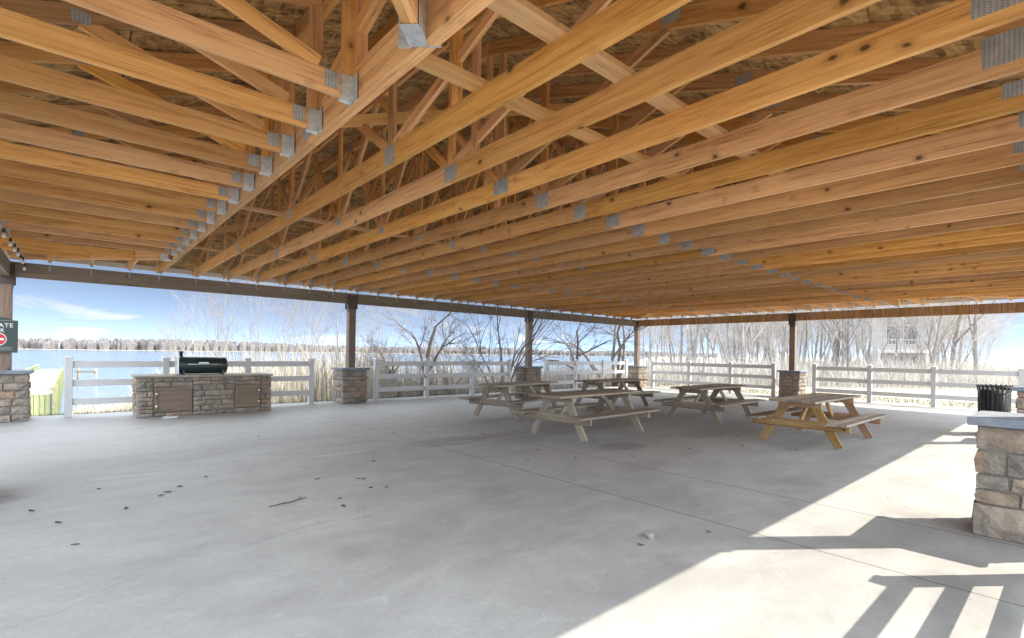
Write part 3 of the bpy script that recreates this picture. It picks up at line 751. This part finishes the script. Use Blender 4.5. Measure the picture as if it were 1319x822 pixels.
def disc(mb, x, z, r, y0, y1, n=32): mb.prism([(x + r * math.cos(2 * PI * k / n), y1, z + r * math.sin(2 * PI * k / n)) for k in range(n)], [(x + r * math.cos(2 * PI * k / n), y0, z + r * math.sin(2 * PI * k / n)) for k in range(n)])
m = MB(); disc(m, .0, -.055, .122, -.0145, -.0122); w1 = m.build('disc_border', M['white'], sg)
m = MB(); disc(m, .0, -.055, .110, -.0165, -.0148); m.build('red_disc', M['red'], sg)
m = MB(); m.box((-.085, -.0185, -.075), (.085, -.0168, -.035)); m.build('white_bar', M['white'], sg)
m = MB()
m.box((-.19, -.0135, -.205), (.19, -.0122, -.199)); m.box((-.17, -.0135, -.228), (.17, -.0122, -.222)); m.box((-.20, -.0135, -.251), (.20, -.0122, -.245)); m.box((-.22, -.0135, .285), (.22, -.0122, .29))
m.build('rule_line', M['wire'], sg)

# ------------------------------------------------------------------ string of bulbs under the left trusses
st = thing('string_lights', 'cable of small frosted bulbs strung under the left roof trusses', 'string lights', (.3, -.3, 2.93))
pts = []; ny = 60
for k in range(ny + 1):
    q = k / ny; y = -q * 11.0; pts.append((.02 * math.sin(q * 9) - .02, y, -.02 - .07 * abs(math.sin(q * PI * 9)) ))
m = MB(); m.tube(pts, .007, 6); m.build('cable', M['wire'], st)
for k in range(1, 19):
    q = k / 19; i = int(q * ny); p = Vector(pts[i])
    m = MB(); m.tube([p + Vector((0, 0, 0)), p - Vector((0, 0, .055))], .016, 8); o = m.build('bulb_socket', M['black'], st)
    m = MB(); m.tube([p - Vector((0, 0, .055)), p - Vector((0, 0, .075)), p - Vector((0, 0, .092)), p - Vector((0, 0, .11)), p - Vector((0, 0, .12))], [.012, .021, .025, .018, .005], 10); m.build('bulb', M['bulb'], o)

# ------------------------------------------------------------------ small things on the floor
random.seed(11)
LV = [(.67, -7.52), (.87, -8.06), (.98, -8.7), (1.12, -7.03), (1.28, -7.92), (1.53, -7.67), (1.59, -7.55), (1.74, -7.35), (1.98, -7.09), (2.8, -8.78), (2.71, -9.04), (3.25, -8.21), (3.18, -8.63), (3.31, -8.7), (3.23, -8.24), (3.14, -4.64), (3.72, -7.44),
      (5.9, -8.9), (6.6, -9.3), (5.3, -8.6), (7.7, -9.5), (8.6, -9.9), (4.6, -11.5), (4.0, -11.3), (5.9, -8.2), (2.9, -7.9), (6.1, -6.6), (5.0, -5.5), (9.5, -9.4), (8.9, -10.6)]
def leaf():
    n = 9; m = MB(); L, W = random.uniform(.04, .07), random.uniform(.012, .022); cu = random.uniform(.002, .006)
    a = [(L * (k / (n - 1) - .5), W * math.sin(PI * k / (n - 1)) ** .7 * random.uniform(.8, 1.1)) for k in range(n)]
    z = lambda x: .003 + cu * (2 * x / L) ** 2
    for k in range(n - 1):
        (x0, w0), (x1, w1) = a[k], a[k + 1]
        m.face([(x0, -w0, z(x0) + .004), (x1, -w1, z(x1) + .004), (x1, 0, z(x1)), (x0, 0, z(x0))]); m.face([(x0, 0, z(x0)), (x1, 0, z(x1)), (x1, w1, z(x1) + .006), (x0, w0, z(x0) + .006)])
    return m
for x, y in LV:
    o = leaf().build('dry_leaf', M['leaf']); o.location = (x + jit(.03), y + jit(.03), .001); o.rotation_euler = (0, 0, random.uniform(0, 6.28))
    tag(o, 'small curled dark dead leaf lying on the concrete floor', 'leaf', 'dead leaves scattered on the concrete')
tg = MB(); tg.tube([(-.17, -.02, .008), (-.06, .0, .012), (.03, .005, .01), (.1, .05, .012), (.14, .12, .014)], [.004, .006, .006, .005, .003], 6); tg.tube([(.1, .05, .012), (.17, .06, .012)], [.004, .002], 5)
o = tg.build('twig', M['leaf']); o.location = (2.38, -8.63, 0); tag(o, 'thin broken twig on the open concrete floor', 'twig')
cn = thing('crushed_can', 'small crushed pale can lying on the shaded floor near the sunlit patch', 'can', (4.17, -11.23, .0), 1.1); cn.scale = (.8, .8, .8)
m = MB(); m.tube([(-.062, 0, .026), (-.052, 0, .030), (-.02, .006, .027), (.02, -.006, .03), (.052, 0, .030), (.062, 0, .026)], [.022, .03, .026, .029, .03, .023], 14); o = m.build('can_body', M['can'], cn)
m = MB(); m.tube([(.0622, 0, .026), (.064, 0, .026)], .019, 12); m.build('can_end', M['galv'], cn)

# ------------------------------------------------------------------ boardwalk, mooring frame, house
def cam_pt(u, v, D): return CAM + (fwd + r2 * ((u - CX) / F) - u2 * ((v - CY) / F)) * D
bw0 = Vector((-.35, 12.0)); bw1 = Vector((-.45, 49.0)); bd = (bw1 - bw0).normalized()
bwk = thing('boardwalk', 'pale boardwalk with mossy green side rails leading out over the lake', 'boardwalk', (bw0.x, bw0.y, 0), math.atan2(bd.y, bd.x))
BL = (bw1 - bw0).length; zt = lambda s: -.33 - .30 * s / BL
m = MB(); s_ = 0
while s_ < BL: m.bar((s_ + .07, -.72, zt(s_) - .02), (s_ + .07, .72, zt(s_) - .02), .135, .04); s_ += .145
m.build('deck', M['deck'], bwk)
for sd_ in (-1, 1):
    m = MB()
    for z in (-.1, -.36, -.62): m.bar((0, sd_ * .75, zt(0) + z), (BL, sd_ * .75, zt(BL) + z), .04, .2)
    m.build('side_board', M['green_wood'], bwk)
    m = MB(); h_ = .42 if sd_ > 0 else .16
    m.bar((0, sd_ * .75, zt(0) + h_), (BL, sd_ * .75, zt(BL) + h_), .09, .05)
    if sd_ > 0: m.bar((0, sd_ * .75, zt(0) + .22), (BL, sd_ * .75, zt(BL) + .22), .04, .09)
    m.build('side_rail', M['green_wood'], bwk)
    s_ = 0
    while s_ <= BL:
        m = MB(); m.box((s_ - .06, sd_ * .82 - .06, -2.2), (s_ + .06, sd_ * .82 + .06, zt(s_) + h_ + .06), axis=2); m.build('pile', M['green_wood'], bwk); s_ += 2.9
m = MB()
for k in range(10): m.box((-.05, -.7 + k * .145, -1.25), (-.02, -.7 + k * .145 + .13, zt(0) - .045), axis=2)
m.build('end_skirt', M['green_wood'], bwk)
p = cam_pt(112, 490, 44)
mf = thing('mooring_frame', 'small wooden mooring frame of two posts and a crossbar standing in the lake', 'mooring frame', (p.x, p.y, -1.6), -YAW)
for x in (-.75, .75):
    m = MB(); m.tube([(x, 0, -.8), (x, 0, 1.15)], .09, 8); m.build('mooring_post', M['table'], mf)
m = MB(); m.bar((-.95, -.1, .85), (.95, -.1, .85), .07, .16); m.build('crossbar', M['table'], mf)

hp = cam_pt(1163, 470, 38)
hs_ = thing('house', 'pale house with a tall bay window half hidden behind the bare trees', 'house', (hp.x, hp.y, -.2), -1.38 + PI / 2 - PI / 2 + .05)
m = MB(); m.box((-1.9, 0, 0), (1.8, 7, 7.2), axis=2); wl = m.build('wall', M['house'], hs_)
m = MB(); l0 = [(-2.3, -.5, 7.2), (2.2, -.5, 7.2), (2.2, 7.5, 7.2), (-2.3, 7.5, 7.2)]; m.prism(l0, [(-1.6, 3.2, 9.0), (1.5, 3.2, 9.0), (1.5, 3.8, 9.0), (-1.6, 3.8, 9.0)]); m.build('roof', M['house_roof'], hs_)
for x in (-.62, .42):
    m = MB(); m.box((x - .42, -.06, 2.75), (x + .42, -.02, 5.5)); wi = m.build('window', M['glass'], wl)
    f = MB()
    for q in (-.45, .40): f.box((x + q, -.10, 2.7), (x + q + .05, -.062, 5.55), axis=2)
    for z in (2.68, 4.1, 5.5): f.box((x - .40, -.10, z), (x + .40, -.062, z + .06))
    f.build('window_frame', M['white'], wi)
m = MB(); m.box((-1.6, -1.2, 2.05), (1.5, -.02, 2.3)); bal = m.build('balcony', M['white'], hs_)
m = MB()
for k in range(16): m.box((-1.55 + k * .2, -1.18, 2.301), (-1.52 + k * .2, -1.15, 3.0), axis=2)
m.box((-1.58, -1.19, 3.001), (1.49, -1.14, 3.06)); m.build('railing', M['white'], bal)
for x in (-1.5, 1.4):
    m = MB(); m.box((x - .08, -1.15, 0), (x + .08, -1.0, 2.049), axis=2); m.build('balcony_post', M['white'], hs_)
m = MB(); m.box((-.2, -.06, .3), (.95, -.02, 1.75)); wi = m.build('window', M['glass'], wl)

# ------------------------------------------------------------------ bare trees
def branch(mb, p, d, L, r, lvl, maxl, spread, rnd, twist=.25, upb=.12, n=5, kids=(3, 5), thin=1.0):
    segs = 5 if lvl < 2 else 3
    pts = [Vector(p)]; rad = [r]; d = Vector(d).normalized()
    for i in range(segs):
        d = (d + Vector((rnd.gauss(0, twist), rnd.gauss(0, twist), rnd.gauss(0, twist * .6) + upb * .5)) * .5).normalized()
        pts.append(pts[-1] + d * (L / segs)); rad.append(r * (1 - .62 * (i + 1) / segs))
    mb[min(lvl, 1)].tube(pts, rad, max(3, n - lvl), caps=False)
    if lvl >= maxl: return
    k = rnd.randint(*kids)
    for j in range(k):
        f = rnd.uniform(.3, 1.0) if j else 1.0
        i = min(segs, max(1, int(round(f * segs)))); q = pts[i]
        dd = (pts[i] - pts[i - 1]).normalized(); a = rnd.uniform(0, 2 * PI); side = dd.orthogonal().normalized(); side = Matrix.Rotation(a, 3, dd) @ side
        nd = (dd + side * rnd.uniform(spread * .5, spread)).normalized()
        branch(mb, q, nd, L * rnd.uniform(.5, .75), max(.004 * thin, rad[i] * rnd.uniform(.5, .75)), lvl + 1, maxl, spread, rnd, twist, upb, n, kids, thin)
def bare_tree(label, loc, h, r, seed, mats, lean=(0, 0), maxl=4, spread=.8, kids=(3, 4), stems=1, group=None, twist=.25, name='bare_tree', frac=.45, stem_spread=.3, upb=.12):
    rnd = random.Random(seed); t = thing(name, label, 'tree', loc, 0, group); tr, cr = MB(), MB()
    for s in range(stems):
        a = rnd.uniform(0, 6.28); d = Vector((lean[0] + (stem_spread * math.cos(a) if stems > 1 else 0), lean[1] + (stem_spread * math.sin(a) if stems > 1 else 0), 1))
        branch((tr, cr), (0 + (.08 * math.cos(a) if stems > 1 else 0), .08 * math.sin(a) if stems > 1 else 0, -.3), d, h * frac * rnd.uniform(.85, 1.1), r * rnd.uniform(.8, 1), 0, maxl, spread, rnd, twist, upb, 7, kids)
    tr.build('trunk', mats[0], t); cr.build('crown', mats[1], t)
    return t
def at(u, D, z=None):
    q = cam_pt(u, 460, D); return (q.x, q.y, ground_z(q.x, q.y) if z is None else z)
BT = (M['bark'], M['bark']); DT = (M['dark_bark'], M['dark_bark']); PT = (M['bark'], M['twig'])
# lake side: saplings among the reeds
proto = [bare_tree('x', at(275, 21), 5.0, .035, 101, BT, maxl=3, spread=.5, kids=(4, 7), frac=.75, twist=.12),
         bare_tree('x', at(333, 20), 4.6, .03, 102, BT, maxl=3, spread=.6, kids=(4, 7), frac=.75, twist=.14),
         bare_tree('x', at(420, 22), 4.2, .028, 103, BT, maxl=3, spread=.7, kids=(4, 6), frac=.7, twist=.16)]
SAP = 'slender bare sapling rising out of the reeds behind the lake side fence'; SG = 'saplings in the reeds by the lake'
sp = [(243, 23, 1, .8), (256, 19, 2, .75), (392, 21, 0, .95), (362, 23, 1, .75), (435, 19, 2, 1.0), (470, 22, 2, .85), (300, 25, 0, .8), (412, 24, 1, .95), (502, 22, 2, .85), (520, 25, 1, .9), (216, 26, 2, .75), (345, 26, 2, .9), (493, 27, 0, .8), (380, 18, 2, .7), (228, 20, 0, .6)]
for o in proto: tag(o, SAP, 'tree', SG); o.name = 'sapling'
for u, D, k, s in sp:
    o = copy_tree(proto[k]); o.location = at(u, D); o.scale = (s, s, s); o.rotation_euler = (0, 0, random.uniform(0, 6.28))
bare_tree('thick leaning dark tree behind the middle fence of the lake side', at(536, 17.5), 6.5, .13, 111, DT, lean=(.32, -.30), maxl=4, spread=.75, kids=(3, 5), frac=.5)
bare_tree('stout vine wrapped stump beside the thick leaning tree', at(515, 17), 2.6, .13, 112, DT, maxl=4, spread=.9, kids=(4, 6), frac=.55)
bare_tree('wide fan of thin bare stems behind the right end of the middle lake fence', at(645, 18), 5.2, .04, 113, BT, maxl=3, spread=.55, kids=(3, 5), stems=9, frac=.65, stem_spread=.42)
bare_tree('dark crooked tree with arching limbs left of the far corner pier', at(745, 22), 8.0, .10, 114, DT, lean=(-.1, .15), maxl=4, spread=1.0, kids=(3, 5), frac=.4, twist=.45, stems=2, stem_spread=.25)
bare_tree('dark tree of several winding trunks close to the far corner pier', at(790, 23), 9.0, .12, 115, DT, maxl=4, spread=.8, kids=(3, 5), frac=.45, twist=.4, stems=4, stem_spread=.3)
bare_tree('low twiggy shrub behind the middle lake fence', at(590, 17), 3.0, .035, 116, BT, maxl=4, spread=.9, kids=(3, 5), stems=5, frac=.5, stem_spread=.6, name='bare_shrub')
bare_tree('low twiggy shrub left of the post in the lake side', at(575, 20), 3.4, .035, 117, PT, maxl=4, spread=.9, kids=(3, 5), stems=5, frac=.5, stem_spread=.6, name='bare_shrub')
# woods beyond the far end
wp = [bare_tree('x', at(900, 36), 13, .14, 201, PT, maxl=4, spread=.7, kids=(4, 5), frac=.6, twist=.18),
      bare_tree('x', at(960, 33), 12, .11, 202, PT, maxl=4, spread=.75, kids=(4, 5), frac=.6, twist=.2),
      bare_tree('x', at(860, 34), 9, .07, 203, PT, maxl=4, spread=.7, kids=(4, 6), frac=.6, twist=.2, stems=2, stem_spread=.15),
      bare_tree('x', at(1080, 32), 11, .09, 204, BT, maxl=4, spread=.8, kids=(4, 5), frac=.55, twist=.25),
      bare_tree('x', at(1010, 38), 7, .05, 205, PT, maxl=4, spread=.8, kids=(4, 6), frac=.5, twist=.25, stems=3, stem_spread=.3)]
WL, WG = 'bare pale grey winter tree in the wood beyond the far fence', 'bare trees of the wood beyond the far fence'
for o in wp: tag(o, WL, 'tree', WG); o.name = 'woodland_tree'
rr = random.Random(77); used = []
for k in range(150):
    u = rr.uniform(826, 1262); D = rr.uniform(27, 62); q = rr.randrange(5)
    o = copy_tree(wp[q]); o.location = at(u, D); s = rr.uniform(.75, 1.2); o.scale = (s, s, s * rr.uniform(.9, 1.15)); o.rotation_euler = (0, 0, rr.uniform(0, 6.28))
for u, D, h, r, lb, ln in ((1222, 30, 12, .13, 'sturdy dark trunk left of the two behind the trash can fence', (.03, -.08)), (1257, 29, 13, .16, 'thickest grey trunk standing just left of the open blue sky', (-.05, .05)),
                       (1010, 31, 12, .09, 'dark slim trunk just left of the reddish post', (0, 0)), (995, 33, 12, .085, 'leaning slim dark trunk two to the left of the reddish post', (-.06, .05)),
                       (1077, 29, 11, .1, 'dark upright trunk a little right of the reddish post', (0, .02)), (1093, 27, 11, .06, 'greenish thin trunk right of the reddish post', (0, 0))):
    bare_tree(lb, at(u, D), h, r, int(u), DT if u != 1257 else BT, lean=ln, maxl=4, spread=.8, kids=(3, 4), frac=.6, twist=.13)

# ------------------------------------------------------------------ reeds, brush, grass
def blades(name, mat, n, area, h, wd, label, cat, seed, lean=.25, forks=0):
    rnd = random.Random(seed); m = MB()
    for k in range(n):
        u, D = area(rnd); q = cam_pt(u, 460, D); x, y = q.x + rnd.gauss(0, .1), q.y + rnd.gauss(0, .1)
        if y < 1.0 and x < 20.6: continue
        z = ground_z(x, y) - .05; hh = h(rnd, u, D); a = rnd.uniform(0, 2 * PI); l = abs(rnd.gauss(0, lean)); dx, dy = math.cos(a), math.sin(a); wx, wy = -dy * wd, dx * wd
        p0 = Vector((x, y, z)); p1 = Vector((x + dx * l * hh * .35, y + dy * l * hh * .35, z + hh * .6)); p2 = Vector((x + dx * l * hh, y + dy * l * hh, z + hh)); wv = Vector((wx, wy, 0)); t_ = (rnd.random(), rnd.random())
        m.face([p0 - wv, p0 + wv, p1 + wv * .8, p1 - wv * .8], tint=t_); m.face([p1 - wv * .8, p1 + wv * .8, p2], tint=t_)
        for f in range(forks):
            b_ = p0.lerp(p1, rnd.uniform(.4, 1)); a2 = rnd.uniform(0, 6.28); e_ = b_ + Vector((math.cos(a2) * hh * .22, math.sin(a2) * hh * .22, hh * rnd.uniform(.15, .35))); m.face([b_ - wv * .5, b_ + wv * .5, e_], tint=t_)
    return tag(m.build(name, mat), label, cat, kind='stuff')
def hr(rnd, u, D):
    k = min(1, max(.25, (u - 130) / 110)); return rnd.uniform(.7, 2.2) * k * (1.1 if u < 505 else .45)
blades('reeds', M['reed'], 15000, lambda r: (r.uniform(150, 840) if r.random() < .85 else r.uniform(100, 240), r.uniform(14.5, 27)), hr, .011, 'dense dry tan reeds between the lake side fence and the water', 'reeds', 1, forks=1)
blades('undergrowth', M['brush'], 15000, lambda r: (r.uniform(815, 1420), r.uniform(25, 48)), lambda r, u, D: r.uniform(.4, 2.0) * (1 if u < 1260 else .8), .014, 'pale tangled winter undergrowth between the far fence and the wood', 'undergrowth', 2, lean=.45, forks=3)
blades('shore_brush', M['brush'], 9000, lambda r: (r.uniform(478, 850), r.uniform(14.5, 26)), lambda r, u, D: r.uniform(.5, 1.75), .009, 'pale dry brush between the middle lake fences and the water', 'brush', 6, lean=.4, forks=4)
def gb(r):
    return (r.uniform(20, 840), r.uniform(10, 30))
m = MB(); rnd = random.Random(4)
for k in range(30000):
    if k % 4: x, y = rnd.uniform(-3, 21), rnd.uniform(.55, 2.3)
    else: x, y = rnd.uniform(20.2, 24), rnd.uniform(-14, 1.5)
    z = ground_z(x, y) - .01; h_ = rnd.uniform(.04, .14); a = rnd.uniform(0, 6.28); dx, dy = math.cos(a) * .007, math.sin(a) * .007
    m.face([(x - dx, y - dy, z), (x + dx, y + dy, z), (x + rnd.gauss(0, .03), y + rnd.gauss(0, .03), z + h_)])
tag(m.build('grass', M['grass']), 'short grass strip along the edge of the concrete floor', 'grass', kind='stuff')
